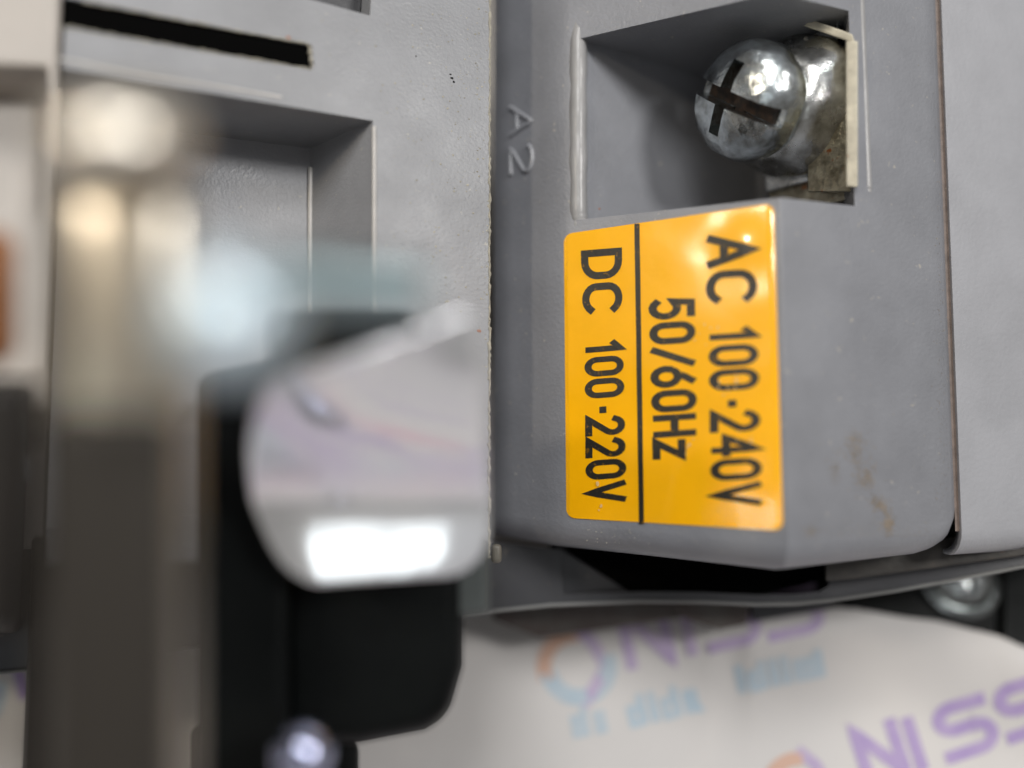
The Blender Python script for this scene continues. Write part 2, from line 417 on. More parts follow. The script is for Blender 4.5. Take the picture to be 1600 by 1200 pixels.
rec = cutter([(20, 94), (583, 189), (583, 820), (20, 880)], slope=[(20, 172, 5.45), (484, 232, 6.22), (484, 790, 6.22), (20, 830, 5.45)])
rec2 = cutter([(465, -152), (590, -152), (578, 24), (425, -18)], deep=1.0)
hs = obj('front_housing', body, GREY, dev, cut=[slot, rec, rec2], bevel=.022, seg=3)
def inset(pts, a, b):
    A = [on(PL, x, y) for x, y in pts]; n = ((A[1] - A[0]).cross(A[2] - A[1])).normalized()
    if n.z < 0: n = -n
    return prism([p - n * a for p in A], [p - n * b for p in A])
SHADE = mat('black_shade', (.003, .003, .003), 1, spec=0)  # black that paints the shade inside openings
obj('slot_shade', inset([(42, -17), (481, 70.5), (486, 106), (42, 31)], .018, 1.0), SHADE, hs)  # added black block, paints the slot's inner shade
obj('recess_shade', inset([(466, -150), (588, -150), (577, 22), (428, -16)], .35, .9), DARK, hs)  # added dark block, paints the shade of the upper recess
hs['label'] = 'grey front housing with a long slot and a square recess'
# irregular moulding flash along its right edge, the slot rims
def flash(p0, p1, n, r, jit, seed, par=dev, m=FLASH):
    rr = random.Random(seed); pts = []; rad = []
    for i in range(n + 1):
        t = i / n; p = p0.lerp(p1, t) + Vector((rr.uniform(-jit, jit), rr.uniform(-jit, jit), rr.uniform(-jit, jit)))
        pts.append(p); rad.append(r * rr.choice((.45, .6, .7, .9, 1.2)) * (1 + .5 * noise.noise(Vector((i * .2, seed, 0)))))
    return obj('moulding_flash', tube(pts, rad, 6), m, par)
flash(V(764.5, -60, 6.0), V(764.5, 500, 6.0), 120, .0095, .004, 1)
flash(V(764.5, 500, 6.0), V(765, 872, 6.0), 80, .012, .006, 2)
flash(on(PL, 130, 2), on(PL, 482, 69), 50, .007, .003, 3)
flash(on(PL, 95, 41), on(PL, 486, 108), 50, .007, .003, 4)
flash(on(PL, 484, 72), on(PL, 488, 105), 14, .018, .004, 5)
HILITE_DUST = mat('highlight_dust_plastic', (.52, .50, .48), .35, bump=.2, bscale=12, var=.2, vscale=5)  # pale colour for painted edge highlights and a dust band
def bead(pts, r, par, m=None, name='highlight_dust_edge', taper=False):
    P = []
    for a, b in zip(pts, pts[1:]):
        for k in range(12): P.append(a.lerp(b, k / 12))
    P.append(pts[-1]); return obj(name, tube(P, [r * (1 + .10 * noise.noise(Vector((i * .3, r * 99, 0)))) for i in range(len(P))], 10), m or HILITE_DUST, par)
bead([on(PL, 585, 198, -.004), on(PL, 585, 700, -.004)], .016, dev)  # this bead and the next paint highlight lines on the recess edges
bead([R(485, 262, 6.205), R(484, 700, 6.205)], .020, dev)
bead([on(PL, 92, 92, -.006), on(PL, 440, 152, -.006)], .012, dev)  # pale dust band above the recess
# lower right corner tab of the housing
obj('corner_tab', hull([V(a, b, c) for a in (768, 784) for b in (850, 880) for c in (6.1, 6.4)]), mat('dull_tab', (.13, .12, .10), .5), dev, bevel=.03)

# ---- neighbour housing beyond the left edge
nb = prism([V(-400, -160, 4.1), V(72, -160, 4.86), V(72, 640, 4.86), V(-400, 640, 4.1)],
           [V(-400, -160, 7.6), V(72, -160, 7.6), V(72, 640, 7.6), V(-400, 640, 7.6)])
def nd(px): return dl(px, (-400, 4.1), (72, 4.86))
def ncut(pts, deep):
    a = [R(x, y, nd(x)) for x, y in pts]; return prism([p + Vector((0, 0, .3)) for p in a], [p + Vector((.0, 0, -deep)) for p in a])
obj('side_housing', nb, BEIGE, dev, cut=[ncut([(-300, 95), (80, 108), (80, 580), (-300, 580)], .5)], bevel=.03, label='pale beige side housing at the left edge')
obj('lower_side_housing', hull([V(a, b, c) for a, c in ((-400, 3.4), (50, 3.6), (-400, 7), (46, 7)) for b in (600, 990)]), POST, dev, bevel=.05)
obj('side_strip', hull([F(a, b, c) for a in (-120, 26) for b in (360, 570) for c in (3.6, 3.9)]), COPPER, dev, bevel=.08, label='copper coloured strip at the left edge')
sc = F(6, 742, 4.2)
obj('small_screw', lathe(sc, Vector((.2, 0, 1)), [(.0, -.1), (.10, -.1), (.12, 0), (.10, .05), (.05, .08), (0, .09)], 24), ZINC, dev)
# ---- bottom base tray with its curved lip
lip = [(-60, 1056, 5.9), (60, 1044, 6.0), (290, 1012, 6.3), (520, 985, 6.6), (770, 954, 6.85), (860, 945, 6.9), (1000, 939, 6.9), (1100, 940, 6.88), (1180, 944, 6.86), (1240, 943, 6.84), (1300, 937, 6.8), (1400, 922, 6.72), (1500, 904, 6.65), (1600, 884, 6.58), (1760, 850, 6.5)]
top = [(x, lerp([(-60, 860), (760, 845), (870, 858), (1235, 880), (1300, 878), (1490, 866), (1600, 858), (1760, 845)], x), d) for x, y, d in lip]
front = [R(*p) for p in lip] + [R(x, y, d + .02) for x, y, d in top[::-1]]
back = [R(x, y - 8, 7.5) for x, y, d in lip] + [R(x, y, 7.5) for x, y, d in top[::-1]]
st = sorted(set([p[0] for p in lip] + [874, 880, 900, 1280, 1294, 1300])); bm = bmesh.new(); rr_ = []
for x in st:
    yl = lerp([(a, b) for a, b, c in lip], x); d = lerp([(a, c) for a, b, c in lip], x); yt = lerp([(a, b) for a, b, c in top], x)
    if 880 <= x <= 1280: yt = yl - 15
    if x == 1294: yt = yl - 22
    rr_.append([bm.verts.new(R(x, yl, d)), bm.verts.new(R(x, yt, d + (.02 if x < 880 or x > 1294 else 0))), bm.verts.new(R(x, yt, 7.5)), bm.verts.new(R(x, yl - 8, 7.5))])
bm.faces.new(rr_[0]); bm.faces.new(rr_[-1][::-1])
for A, B in zip(rr_, rr_[1:]):
    for i in range(4): j = (i + 1) % 4; bm.faces.new((A[i], A[j], B[j], B[i]))
obj('base_tray', bm, DARK, dev, bevel=.018, seg=3, label='dark grey base tray with a curved pale lip under the cover')
shade_ring = [(860, 830), (1310, 830), (1310, 900), (1180, 932), (980, 930), (860, 935)]
obj('tray_shade', prism([R(x, y, 7.02) for x, y in shade_ring], [R(x, y, 7.36) for x, y in shade_ring]), SHADE, dev)  # added black block, paints the shadow in the gap under the cover
obj('tray_rib', prism([R(868, 850, 6.98), R(868, 948, 6.98), R(1010, 940, 7.0)], [R(868, 850, 7.2), R(868, 948, 7.2), R(960, 940, 7.2)]), DARK, dev, bevel=.02)
LIPM = mat('pale_lip_plastic', (.17, .17, .165), .35, bump=.1)  # lip coloured paler than the tray
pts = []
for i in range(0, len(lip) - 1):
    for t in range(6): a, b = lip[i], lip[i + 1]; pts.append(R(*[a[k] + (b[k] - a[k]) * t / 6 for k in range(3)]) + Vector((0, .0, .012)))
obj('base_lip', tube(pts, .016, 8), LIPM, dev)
# dusty ledge beside the cover
led = [(1290, 862), (1320, 858), (1492, 838), (1600, 830), (1760, 810), (1760, 842), (1600, 868), (1470, 886), (1330, 905), (1290, 908)]
obj('ledge', prism([R(x, y, dl(x, (1290, 6.60), (1760, 6.3))) for x, y in led], [R(x, y - 2, 6.95) for x, y in led]), TAN, dev, bevel=.012, label='dusty brown ledge under the cover edge')
# ---- brown feet under the tray
for poly, d in (([(770, 940), (770, 968), (842, 996), (868, 994), (1066, 966), (1075, 940)], 7.5), ([(1050, 940), (1068, 966), (1124, 984), (1166, 976), (1172, 940)], 7.35)):
    obj('foot', prism([R(x, y, d) for x, y in poly], [R(x, y - 3, 7.8) for x, y in poly]), BROWN, dev, bevel=.02)
obj('foot', prism([R(x, y, 7.5) for x, y in ((1172, 930), (1176, 972), (1300, 952), (1300, 930))], [R(x, y - 3, 7.8) for x, y in ((1172, 930), (1176, 972), (1300, 952), (1300, 930))]), DARK, dev, bevel=.02)
# ---- black mounting plate lying on the table, lower right, with its screw
mp_ = [(1178, 800), (1178, 985), (1560, 1020), (1564, 800)]
plate = obj('mounting_plate', prism([TB(x, y, .26) for x, y in mp_], [TB(x, y, 0) for x, y in mp_]), BLACK, dev, bevel=.03)
mp2 = [(1568, 800), (1566, 1030), (1900, 1060), (1900, 800)]
obj('mounting_plate', prism([TB(x, y, .34) for x, y in mp2], [TB(x, y, 0) for x, y in mp2]), BLACK, dev, bevel=.03)
def cross_cuts(c, a, u, v, r, w, dp):
    return [boxat(c, u, v, a, r, w, dp), boxat(c, v, u, a, r, w, dp)]
fc = TB(1494, 905, .28)
ax = N_T.copy(); u, v, _ = frame_of(ax)
u2 = (u * math.cos(.1) + v * math.sin(.1)); v2 = ax.cross(u2)
obj('base_screw', lathe(fc, ax, [(.0, -.2), (.39, -.2), (.395, 0), (.39, .05), (.36, .07), (.33, .05), (.32, .04), (.30, .12), (.24, .2), (.12, .24), (0, .25)], 56), mat('shaded_zinc', (.42, .44, .44), .26, 1, bump=.3, bscale=14), plate, cut=cross_cuts(fc + ax * .22, ax, u2, v2, .2, .035, .12), bevel=.008, ang=40)  # zinc colour darkened for the shadow the screw sits in
obj('rust_fleck', lathe(fc + ax * .12 + v2 * 0, ax, [(0, 0), (.05, 0), (.05, .02), (0, .02)], 10), RUST, plate)

# ---- coil cover: column profile (pixel column, depth), straight up and down
prof = [(772, 6.72), (810, 6.53), (848, 6.34), (866, 6.255), (884, 6.20), (1212, 5.43), (1226, 5.40), (1240, 5.425), (1478, 6.0), (1484, 6.10), (1486, 6.35)]
bk = [(1486, 7.7), (772, 7.7)]
ybot = [840, 852, 860, 866, 872, 893, 893, 891, 862, 858, 850]
bm = bmesh.new()
def yb(d): return 600 + 258 * 5.42 / d
prof = prof[:8] + [(1440, dl(1440, (1240, 5.425), (1478, 6.0))), (1462, dl(1462, (1240, 5.425), (1478, 6.0)))] + prof[8:]
raise_ = [.0] * 8 + [0, .02, .06, .11, .14]
RB = .25; rings = []
allp = prof + bk
def cring(drop, back, flat=None):
    r_ = []
    for i, (x, d) in enumerate(allp):
        Y0 = -1640 * K + (raise_[i] if i < len(raise_) else 0)
        b_ = back if i < len(prof) else 0
        if flat is not None: r_.append(bm.verts.new(V(x, -180, d)))
        else:
            Y = Y0 + drop; dd = d - TAU * 0; z = -(d + b_) - TAU * Y
            r_.append(bm.verts.new(Vector(((x - 800) * K * d, Y, z))))
    return r_
rings.append(cring(0, 0, True))
for k in range(0, 7):
    a_ = math.pi / 2 * k / 6
    rings.append(cring(RB * (1 - math.sin(a_)) , RB * 1.7 * (1 - math.cos(a_))))
bm.faces.new(rings[0]); bm.faces.new(rings[-1][::-1])
for A, B in zip(rings, rings[1:]):
    for i in range(len(A)): j = (i + 1) % len(A); bm.faces.new((A[i], A[j], B[j], B[i]))
def colpt(px, d, Y): dd = d + TAU * Y; return Vector(((px - 800) * K * d, Y, -dd))
Yt, Yb_ = 3413 * K, 1600 * K
def ring(Y, grow=0):
    return [colpt(885, 5.9, Y), colpt(905, 6.15, Y), colpt(1120, 7.2, Y), colpt(1240, 7.3, Y), colpt(1318, 6.6, Y), colpt(1338, 5.72, Y), colpt(1360, 5.55, Y), colpt(1400, 4.6, Y), colpt(850, 4.6, Y)]
# a concave cutter column
ringT = [(902, 6.165), (911, 6.185), (922, 6.225), (1092, 6.85), (1190, 7.25), (1255, 7.25), (1316, 6.5), (1344, 5.66), (1500, 4.2), (840, 4.2), (870, 5.9), (893, 6.172)]
ca = [colpt(x, d, Yt) for x, d in ringT]; cb = [colpt(x, d, Yb_) for x, d in ringT]
# top wall climbs away, floor drops a little: walls flare outwards
obj('coil_cover', bm, GREY2, dev, cut=[prism(ca, cb)], bevel=.020, seg=3, ang=28, label='grey moulded cover carrying the yellow label and a screw pocket')
cov = bpy.data.objects['coil_cover']
HILITE2 = mat('painted_highlight_edge', (.35, .345, .345), .32, bump=.25, bscale=9, var=.25, vscale=3)  # pale colour that carries the pocket edge highlight
HILITE3 = mat('painted_highlight_lip', (.33, .325, .325), .34, bump=.2, bscale=9, var=.2, vscale=3)
bead([on(PF, 901, 30, -.072), on(PF, 899, 60, -.052), on(PF, 899, 200, -.050), on(PF, 899, 330, -.054), on(PF, 900, 356, -.074)], .070, cov, HILITE2)  # bead paints the highlight band on the pocket's left edge
bead([on(PC, 1347, -20, -.034), on(PC, 1359, 290, -.034), on(PC, 1360, 304, -.044)], .042, cov, HILITE3)  # bead paints a fainter highlight on the right lip
# right housing beyond the seam
prof2 = [(1488, 6.45), (1490, 6.12), (1494, 6.085), (1800, 6.75)]
allp2 = prof2 + [(1800, 7.7), (1488, 7.7)]; bm = bmesh.new(); rings = [[bm.verts.new(V(x, -180, d)) for x, d in allp2]]
for k in range(0, 7):
    a_ = math.pi / 2 * k / 6; r_ = []
    for i, (x, d) in enumerate(allp2):
        Y = -(288 + (x - 1491) * .02) * 5.75 * K + .22 * (1 - math.sin(a_)); r_.append(bm.verts.new(Vector(((x - 800) * K * d, Y, -(d + (.24 * (1 - math.cos(a_)) if i < 4 else 0)) - TAU * Y))))
    rings.append(r_)
bm.faces.new(rings[0]); bm.faces.new(rings[-1][::-1])
for A, B in zip(rings, rings[1:]):
    for i in range(len(A)): j = (i + 1) % len(A); bm.faces.new((A[i], A[j], B[j], B[i]))
obj('right_housing', bm, GREY3, dev, bevel=.012, seg=2, label='grey housing right of the thin seam')
SEAM = mat('seam_grime', (.20, .15, .125), .6, var=.4, vscale=12)
obj('seam', hull([V(a, b, c) for a in (1484, 1494) for b in (-180, 830) for c in (6.115, 6.5)]), SEAM, dev)

# ---- yellow label on the cover face
A_, B_ = (884, 6.20), (1216, 5.42)
def onface(px, py, up=.004):
    # plane of the label face
    p0, p1, p2 = V(884, 0, 6.20), V(1216, 0, 5.42), V(1216, 800, 5.42)
    n = (p1 - p0).cross(p2 - p0).normalized()
    if n.z < 0: n = -n
    r = Vector(((px - 800) * K, (600 - py) * K, -1)); t = p0.dot(n) / r.dot(n); return r * t + n * up, n
LC = [(881, 366), (1209, 318), (1224, 829), (885, 809)]       # TL TR BR BL in the photo
def lab(u, v, up=.006):
    x = (LC[0][0] * (1 - u) + LC[1][0] * u) * (1 - v) + (LC[3][0] * (1 - u) + LC[2][0] * u) * v
    y = (LC[0][1] * (1 - u) + LC[1][1] * u) * (1 - v) + (LC[3][1] * (1 - u) + LC[2][1] * u) * v
    p, n = onface(x, y, 0)
    h = up + .004 * noise.noise(Vector((u * 5, v * 7, 2))) + .010 * math.exp(-((u - .86) / .10) ** 2 - ((v - .10) / .06) ** 2)
    if u > .97: h -= (u - .97) * .5      # follows the rounded edge
    if u < .015: h -= (.015 - u) * .6
    return p + n * max(h, .0015)
bm = bmesh.new(); NU, NV = 60, 80; g = []
def rc(u, v):                    # rounded corners
    r = .045; rv = r * .65
    for cu, cv, su, sv in ((r, rv, -1, -1), (1 - r, rv, 1, -1), (1 - r, 1 - rv, 1, 1), (r, 1 - rv, -1, 1)):
        if (u - cu) * su > 0 and (v - cv) * sv > 0:
            a, b = (u - cu) / r, (v - cv) / rv; l = math.hypot(a, b)
            mxx = max(abs(a), abs(b))
            if l > 1e-6: k = mxx / l; return cu + a * k * r, cv + b * k * rv
    return u, v
us = sorted(set([0, .01, .02, .03, .045, .955, .97, .98, .99, 1] + [i / NU for i in range(NU + 1)])); vs_ = sorted(set([0, .01, .02, .97, .98, .99, 1] + [j / NV for j in range(NV + 1)]))
for v_ in vs_: g.append([bm.verts.new(lab(*rc(u_, v_))) for u_ in us])
for A, B in zip(g, g[1:]):
    for i in range(len(A) - 1): bm.faces.new((A[i], A[i + 1], B[i + 1], B[i]))
lo = obj('yellow_label', bm, LABEL, cov, label='yellow sticker printed AC 100-240V 50/60Hz and DC 100-220V')
def pix_place(x, y, si, up=.0095):
    # x,y = photo pixels -> label surface
    p, n = onface(x, y, 0)
    best = up + .0006 * (si % 4)
    # follow label relief
    u = (x - 883) / 333; v = (y - 345) / 475
    h = .006 + .004 * noise.noise(Vector((u * 5, v * 7, 2))) + .010 * math.exp(-((u - .86) / .10) ** 2 - ((v - .10) / .06) ** 2)
    return p + n * (h + .003 + .0005 * (si % 4))
def print_label(txt, xb0, xt0, y0, y1, xb1, xt1, sw, advs, ws=1.0):
    """text runs down the photo; baseline x = xb, cap top x = xt (start and end)"""
    tot = sum(advs.get(c, advs['*']) for c in txt); x = 0
    for ch in txt:
        w = advs.get(ch, advs['*'])
        if ch != ' ':
            def place(a, b, si, x=x):
                t = (x + a) / tot; X = (xb0 + (xb1 - xb0) * t) * (1 - b) + (xt0 + (xt1 - xt0) * t) * b
                Y = y0 + (y1 - y0) * t - 4 * b + 0; return pix_place(X, Y, si)
            st = GL[ch]
            fine = []
            for s_ in st:
                f = [s_[0]]
                for p, q in zip(s_, s_[1:]):
                    n = max(1, int(math.dist(p, q) / .25))
                    for i in range(1, n + 1): f.append((p[0] + (q[0] - p[0]) * i / n, p[1] + (q[1] - p[1]) * i / n))
                fine.append(f)
            fine = [[(a * ws, b) for a, b in f] for f in fine]
            # numerals: one object each
            obj('printed_character', ribbons(fine, sw, place), INK, lo, smooth=False)
        x += w
adv = {'*': .84, ' ': .66, '-': .62, '/': .66, '1': .70, 'H': .84, 'z': .66}
print_label('DC', 914, 967, 397, 502, 917, 968, .215, {'*': 1.02}, 1.15)
print_label('100-220V', 919, 969, 535, 792, 922, 975, .215, adv, 1.0)
print_label('50/60Hz', 1020, 1080, 472, 722, 1027, 1085, .215, adv, 1.0)
print_label('AC', 1110, 1176, 374, 486, 1110, 1178, .205, {'*': .98}, 1.12)
print_label('100-240V', 1114, 1178, 514, 798, 1118, 1186, .205, adv, 1.0)
bm = bmesh.new(); a = [pix_place(992 + 7 * (y - 350) / 470, y, 0) for y in [350 + i * 469 / 30 for i in range(31)]]; b = [pix_place(1000 + 7 * (y - 350) / 470, y, 0) for y in [350 + i * 469 / 30 for i in range(31)]]
va = [bm.verts.new(p) for p in a]; vb = [bm.verts.new(p) for p in b]
for i in range(30): bm.faces.new((va[i], va[i + 1], vb[i + 1], vb[i]))
obj('dividing_line', bm, INK, lo, smooth=False)

SCUFF = mat('label_scuff', (.75, .50, .20), .5)
def label_specks():
    bm = bmesh.new()
    for cx, cy, n, sg in ((1138, 600, 9, 10), (1098, 522, 6, 9), (1164, 690, 5, 10), (1075, 695, 5, 8), (940, 780, 3, 12)):
        for i in range(n):
            x, y = cx + rnd.gauss(0, sg), cy + rnd.gauss(0, sg); r = rnd.choice((1, 1.5, 2, 3)); k = 6; ph = rnd.random()
            if not (890 < x < 1205 and 380 < y < 800): continue
            bm.faces.new([bm.verts.new(pix_place(x + r * math.cos(ph + 6.283 * q / k) * rnd.uniform(.5, 1.3), y + r * 1.4 * math.sin(ph + 6.283 * q / k) * rnd.uniform(.5, 1.3), 0) + PF[1] * (.004 + .0004 * (i % 5))) for q in range(k)])
    return bm
obj('label_scuff', label_specks(), SCUFF, lo, smooth=False, kind='stuff')
# ---- moulded letters A2 on the strip
def strip_pt(x, y, up=0):
    d = dl(x, (772, 6.72), (810, 6.53)) if x < 810 else dl(x, (810, 6.53), (848, 6.34)); return R(x, y, d) + Vector((0, 0, up))
def moulded(strokes, name='moulded_letter'):
    o0 = None
    for st in strokes:
        pass
def memb(ch, y0, h, x0, x1, ws):
    bms = bmesh.new()
    for s_ in GL[ch]:
        pts = []
        for p, q in zip(s_, s_[1:]):
            n = max(1, int(math.dist(p, q) / .12))
            for i in range(n): pts.append((p[0] + (q[0] - p[0]) * i / n, p[1] + (q[1] - p[1]) * i / n))
        pts.append(s_[-1])
        t = tube([strip_pt(x0 + (x1 - x0) * b, y0 + a / .62 * h - ws * b, .004) for a, b in pts], .021, 8)
        me = bpy.data.meshes.new('t'); t.to_mesh(me); t.free(); bms.from_mesh(me); bpy.data.meshes.remove(me)
    obj('moulded_letter', bms, GREY_L, cov)
GREY_L = mat('moulded_letter_plastic', (.27, .275, .295), .26, bump=.2, bscale=20)
memb('A', 168, 44, 797, 831, 0)
memb('2', 232, 46, 798, 832, 6)

# ---- screw in the pocket
scr_axis = Vector((-.84, -.08, .52)).normalized()
pc = R(1258, 172, 6.3)
def flat_plate():
    u, v, a = frame_of(scr_axis)
    up = (Vector((0, 1, 0)) - scr_axis * scr_axis.y).normalized(); sd = scr_axis.cross(up).normalized()
    return up, sd
up, sd = flat_plate()
obj('terminal_plate', boxat(pc - scr_axis * .05 + sd * .0, up, sd, scr_axis, .78, .40, .05), BRASS, dev, bevel=.012, label='tarnished brass coloured plate behind the pocket screw')
ts = thing  # (unused alias)
sc_ = obj('terminal_screw', lumpy(lathe(pc, scr_axis, [(0, 0), (.20, 0), (.20, .47), (.32, .47), (.405, .50), (.435, .56), (.435, .70), (.405, .80), (.32, .88), (.16, .92), (0, .93)], 64), .022, 6, 3), ZINC, dev,
          cut=[boxat(pc + scr_axis * .92, (up * .55 + sd * .83).normalized(), scr_axis.cross((up * .55 + sd * .83).normalized()), scr_axis, .6, .062, .22),
               boxat(pc + scr_axis * .92, scr_axis.cross((up * .55 + sd * .83).normalized()), (up * .55 + sd * .83).normalized(), scr_axis, .27, .055, .24)], bevel=.012, ang=35, label='zinc plated screw head with a cross slot')
DIRT_SHADE = mat('slot_dirt_shade', (.022, .020, .019), .6, spec=.3, var=.4, vscale=14, vcol=(.07, .04, .025))  # brown grime, its dark colour also painting the slot's shade
d1_ = (up * .55 + sd * .83).normalized(); d2_ = scr_axis.cross(d1_)
obj('slot_dirt_shade', boxat(pc + scr_axis * .70, d1_, d2_, scr_axis, .36, .058, .018), DIRT_SHADE, sc_)
obj('slot_dirt_shade', boxat(pc + scr_axis * .695, d2_, d1_, scr_axis, .24, .051, .016), DIRT_SHADE, sc_)
obj('clamp_washer', lumpy(lathe(pc, scr_axis, [(.2, .08), (.52, .08), (.55, .11), (.55, .16), (.535, .21), (.48, .29), (.44, .38), (.40, .44), (.34, .47), (.2, .47)], 64), .04, 4, 8), ZINC2, sc_, bevel=0, label='domed zinc clamp washer under the screw head')
obj('square_washer', boxat(pc + scr_axis * .04, up, sd, scr_axis, .58, .38, .03), ZINC2, sc_, bevel=.015)
EDGEM = mat('worn_plate_edge', (.62, .57, .45), .45, bump=.3, bscale=20, var=.35, vscale=7, dust=((.35, .13, .05), 7, .64))
obj('bracket_edge', hull([F(a, b, c) for a, c in ((1322, 5.74), (1340, 5.70), (1322, 6.1), (1340, 6.1)) for b in (64, 292)]), EDGEM, dev, bevel=.01, label='worn cream edge of the terminal bracket')
obj('bracket_back', hull([F(a, b, c) for a, c in ((1262, 6.2), (1330, 5.9), (1262, 6.4), (1330, 6.4)) for b in (150, 300)]), BRASS, dev, bevel=.01)
obj('bracket_lip', prism([F(1196, 2, 6.3), F(1255, 26, 6.1), (F(1332, 54, 5.80)), F(1336, 68, 5.78), F(1254, 40, 6.1), F(1198, 13, 6.3)], [F(1196, 0, 6.5), F(1255, 24, 6.3), (F(1332, 52, 6.0)), F(1336, 66, 6.0), F(1254, 38, 6.3), F(1198, 11, 6.5)]), EDGEM, dev, bevel=.01)
# flecks of rust and chipped paint
flecks = [(1326, 78, 5.74, 7, 16), (1336, 262, 5.70, 5, 12)]
for x, y, d, w, h in flecks:
    c = R(x, y, d); obj('rust_fleck', lathe(c, Vector((-.5, .1, 1)), [(0, 0), (w * K * d * .6, 0), (w * K * d * .4, .02), (0, .03)], 9), RUST, dev)

# ================================================================== foreground terminal, close to the lens
# dark post, nearly in focus
obj('terminal_post', hull([V(a, b, c) for a, c in ((60, 5.3), (238, 5.45), (60, 6.2), (238, 6.2)) for b in (840, 1400)]), POST, dev, bevel=.03)
# nickel bar and the screw over it
D1 = 2.7
def slab(pts, d0, d1, m, name, bev=.05, tilt=0, **kw):
    return obj(name, prism([F(x, y, d0 + tilt * (y - 600) / 600) for x, y in pts], [F(x + (x - 800) * 0, y, d1 + tilt * (y - 600) / 600) for x, y in pts]), m, dev, bevel=bev, seg=5, **kw)
bm = bmesh.new(); ro = []
bar = [(0, 292, 3.15), (0, 258, 3.0), (0, 264, 2.88), (0, 280, 2.80), (0, 302, 2.774), (0, 335, 2.762), (0, 370, 2.758), (0, 440, 2.753), (0, 520, 2.752), (0, 640, 2.758), (0, 800, 2.77), (0, 1000, 2.79), (0, 1320, 2.83)]
for dx, y, d in bar:
    row = []
    for i in range(13):
        t = i / 12; x = 66 + 234 * t; bulge = .10 * (1 - (2 * t - 1) ** 4) ; row.append(bm.verts.new(F(x, y + 14 * (2 * t - 1) ** 4, d - bulge + .1)))
    ro.append(row)
bkrow = []
for dx, y, d in bar: bkrow.append([bm.verts.new(F(66, y + 14, d + .25)), bm.verts.new(F(300, y + 14, d + .25))])
for A, B in zip(ro, ro[1:]):
    for i in range(12): bm.faces.new((A[i], A[i + 1], B[i + 1], B[i]))
for (A, B), (P, Q) in zip(zip(ro, ro[1:]), zip(bkrow, bkrow[1:])):
    bm.faces.new((A[0], B[0], Q[0], P[0])); bm.faces.new((A[12], P[1], Q[1], B[12])); bm.faces.new((P[0], Q[0], Q[1], P[1]))
bm.faces.new(ro[0] + [bkrow[0][1], bkrow[0][0]]); bm.faces.new(ro[-1][::-1] + [bkrow[-1][0], bkrow[-1][1]])
obj('terminal_bar', bm, NICKEL, dev, label='upright nickel plated terminal bar close to the lens')
# screw head over the bar, seen from its side
c0 = F(186, 208, 2.72)
obj('bar_screw', lathe(c0, Vector((0, 1, .55)), [(0, -.08), (.21, -.08), (.245, -.05), (.25, .0), (.24, .05), (.19, .10), (.10, .13), (0, .135)], 48), mat('warm_nickel_screw', (.90, .83, .72), .30, .8), dev, label='rounded screw head on top of the terminal bar')

slab([(64, 640), (276, 640), (276, 1340), (64, 1340)], 2.70, 3.2, mat('dark_reflection_brown', (.028, .024, .020), .5, spec=.3), 'bar_dark_reflection', .06, label='lower terminal bar with its dark reflection painted brown')  # added dark casing, paints the dark reflection of the lower bar
# black terminal body
slab([(312, 590), (452, 560), (452, 1300), (312, 1300)], 4.7, 5.5, BLACK, 'terminal_body', .08, label='black moulded body between the bar and the bright tab')
slab([(440, 850), (722, 850), (722, 1040), (700, 1118), (664, 1140), (560, 1160), (440, 1160)], 4.95, 5.9, BLACK, 'wire_entry', .10, label='black rounded box under the bright tab')
slab([(700, 840), (764, 840), (764, 958), (700, 965)], 5.0, 5.6, mat('grey_edge_plastic', (.075, .085, .083), .5), 'side_rib', .04)
slab([(424, 492), (648, 492), (648, 640), (424, 640)], 4.25, 4.6, BLACK, 'terminal_shelf', .06)
slab([(300, 1130), (560, 1155), (560, 1290), (300, 1290)], 5.35, 5.9, BLACK, 'lower_body', .08)
# bent bright tab: upper part faces down, foot turns to the lens
rows = [  # left x, right x, y(left), y(right), depth
    (600, 728, 532, 482, 3.66), (486, 740, 570, 505, 3.70), (410, 748, 600, 560, 3.79), (394, 753, 650, 640, 3.98), (390, 757, 700, 700, 4.19), (391, 759, 735, 735, 4.33),
    (394, 761, 762, 762, 4.43), (399, 762, 786, 786, 4.49), (410, 762, 815, 813, 4.51), (425, 760, 850, 844, 4.51), (446, 748, 886, 874, 4.51), (490, 710, 910, 896, 4.51)]
bm = bmesh.new(); G = []
for xl, xr, yl, yr, d in rows:
    G.append([bm.verts.new(F(xl + (xr - xl) * i / 12, yl + (yr - yl) * i / 12, d + ((xl + (xr - xl) * i / 12) - 400) / 350 * .13 + .008 * noise.noise(Vector((i * .35, yl / 60, 7))))) for i in range(13)])
for A, B in zip(G, G[1:]):
    for i in range(12): bm.faces.new((A[i], A[i + 1], B[i + 1], B[i]))
bo = obj('bent_tab', bm, CHROME, dev, sub=2, label='bright polished bent metal tab close to the lens')
so_ = bo.modifiers.new('thick', 'SOLIDIFY'); so_.thickness = .05; so_.offset = -1
# clamp bolt with its shank
cb_ = F(350, 495, 2.25)
bt = obj('clamp_bolt', lathe(cb_, Vector((-.35, .15, 1)), [(0, -.1), (.15, -.1), (.168, -.02), (.16, .05), (.13, .10), (.07, .13), (0, .14)], 40), BOLT, dev, label='bright rounded bolt head glinting blue')
obj('shank', tube([F(370, 450, 2.6), F(470, 440, 2.75), F(650, 452, 2.95)], .10, 20), mat('dull_steel', (.30, .38, .40), .42, 1), bt)
obj('violet_highlight', lathe(F(470, 1176, 4.1), Vector((-.1, .45, 1)), [(0, -.1), (.13, -.1), (.145, 0), (.12, .06), (.07, .10), (0, .11)], 32), mat('violet_highlight_metal', (.55, .58, .78), .2, 1), dev, label='small bluish highlight at the bottom edge')  # added violet knob, paints the lavender highlight low on the black body

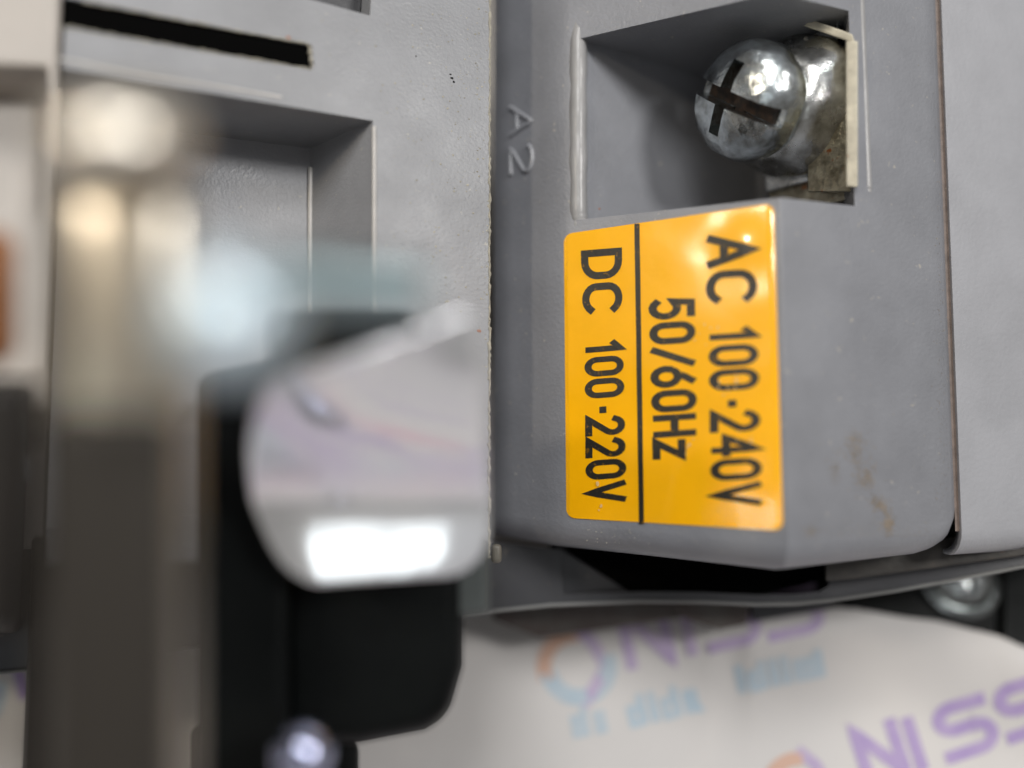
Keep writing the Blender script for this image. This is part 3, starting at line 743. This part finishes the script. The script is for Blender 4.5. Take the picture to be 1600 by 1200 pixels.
# ================================================================== dust, chips and grime on the plastic
def specks(name, m, spots, par):
    bm = bmesh.new()
    for p, n, r in spots:
        n = n.normalized(); u, v, _ = frame_of(n); k = rnd.randint(5, 7); ph = rnd.random() * 6; el = rnd.uniform(.5, 1)
        ring_ = [bm.verts.new(p + (u * math.cos(ph + 6.283 * i / k) + v * math.sin(ph + 6.283 * i / k) * el) * r * rnd.uniform(.6, 1.2)) for i in range(k)]
        t = bm.verts.new(p + n * r * .45)
        for i in range(k): bm.faces.new((ring_[i], ring_[(i + 1) % k], t))
    return obj(name, bm, m, par, kind='stuff')
nL = Vector((-.45, 0, 1))
p0, p1, p2 = V(78, 0, 4.88), V(764, 0, 6.0), V(764, 800, 6.0); nLf = (p1 - p0).cross(p2 - p0).normalized(); nLf = nLf if nLf.z > 0 else -nLf
def onleft(x, y): return on(PL, x, y, .001)
sp_ = []
for i in range(420):
    x = 764 - abs(rnd.gauss(0, 90)); y = rnd.uniform(0, 600)
    if x < 600: continue
    sp_.append((onleft(x, y), nLf, rnd.choice((.003, .004, .005, .007, .010))))
for i in range(25): sp_.append((onleft(rnd.uniform(500, 760), rnd.uniform(30, 180)), nLf, rnd.choice((.004, .006, .009))))
specks('dust', FLASH, sp_, dev)
sp2 = []
for i in range(90): sp2.append((on(PC, rnd.uniform(1245, 1460), rnd.uniform(0, 840), .001), nLf, rnd.choice((.003, .004, .006))))
for i in range(70): sp2.append((strip_pt(rnd.uniform(775, 845), rnd.uniform(100, 820), .002), nLf, rnd.choice((.003, .004, .007))))
for i in range(60): sp2.append((on(PF, rnd.uniform(915, 1090), rnd.uniform(810, 850), .001), nLf, rnd.choice((.003, .005))))
specks('dust', FLASH, sp2, cov)
specks('dark_chip', BLACK, [(onleft(704, 116), nLf, .012), (onleft(706, 122), nLf, .015), (onleft(709, 128), nLf, .010), (onleft(650, 88), nLf, .008)], dev)
specks('rust_fleck', RUST, [(onleft(749, 517), nLf, .022), (onleft(451, 59), nLf, .014), (R(931, 316, 6.28), nLf, .03), (R(926, 310, 6.27), nLf, .018), (R(936, 326, 6.28), nLf, .016)], dev)
def oncov(x, y):
    return on(PC, x, y, .001)
p0, p1, p2 = V(1240, 0, 5.425), V(1478, 0, 6.0), V(1478, 800, 6.0); nR = (p1 - p0).cross(p2 - p0).normalized(); nR = nR if nR.z > 0 else -nR
path = [(1335, 680), (1340, 705), (1346, 730), (1352, 752), (1362, 772), (1376, 790), (1386, 812), (1390, 822)]
gr = []
for i in range(2000):
    j = rnd.random() * (len(path) - 1); k = int(j); t = j - k
    x = path[k][0] + (path[k + 1][0] - path[k][0]) * t; y = path[k][1] + (path[k + 1][1] - path[k][1]) * t
    wd_ = 12 * (1.1 - .6 * (j / (len(path) - 1))) * (.6 + .6 * abs(noise.noise(Vector((j * 1.7, 4, 0)))) * 2)
    x += rnd.gauss(0, wd_); y += rnd.gauss(0, 7)
    if noise.noise(Vector((x / 22, y / 30, 5))) + rnd.gauss(0, .25) < -.02: continue
    gr.append((oncov(x, y) + nR * .0008, nR, rnd.uniform(.0025, .008)))
for i in range(260): gr.append((oncov(1467 + rnd.gauss(0, 5) + rnd.uniform(0, 8), rnd.uniform(60, 800)) + nR * .0008, nR, rnd.uniform(.002, .005)))
for i in range(200): gr.append((oncov(rnd.uniform(1250, 1450), 838 - abs(rnd.gauss(0, 12))) + nR * .0008, nR, rnd.uniform(.002, .005)))
for i in range(60): gr.append((oncov(1303 + rnd.gauss(0, 5), 735 + rnd.gauss(0, 10)) + nR * .001, nR, rnd.uniform(.003, .008)))
for i in range(40): gr.append((oncov(1268 + rnd.gauss(0, 4), 830 + rnd.gauss(0, 6)) + nR * .001, nR, rnd.uniform(.003, .008)))
o = specks('grime', GRIME, gr, cov)
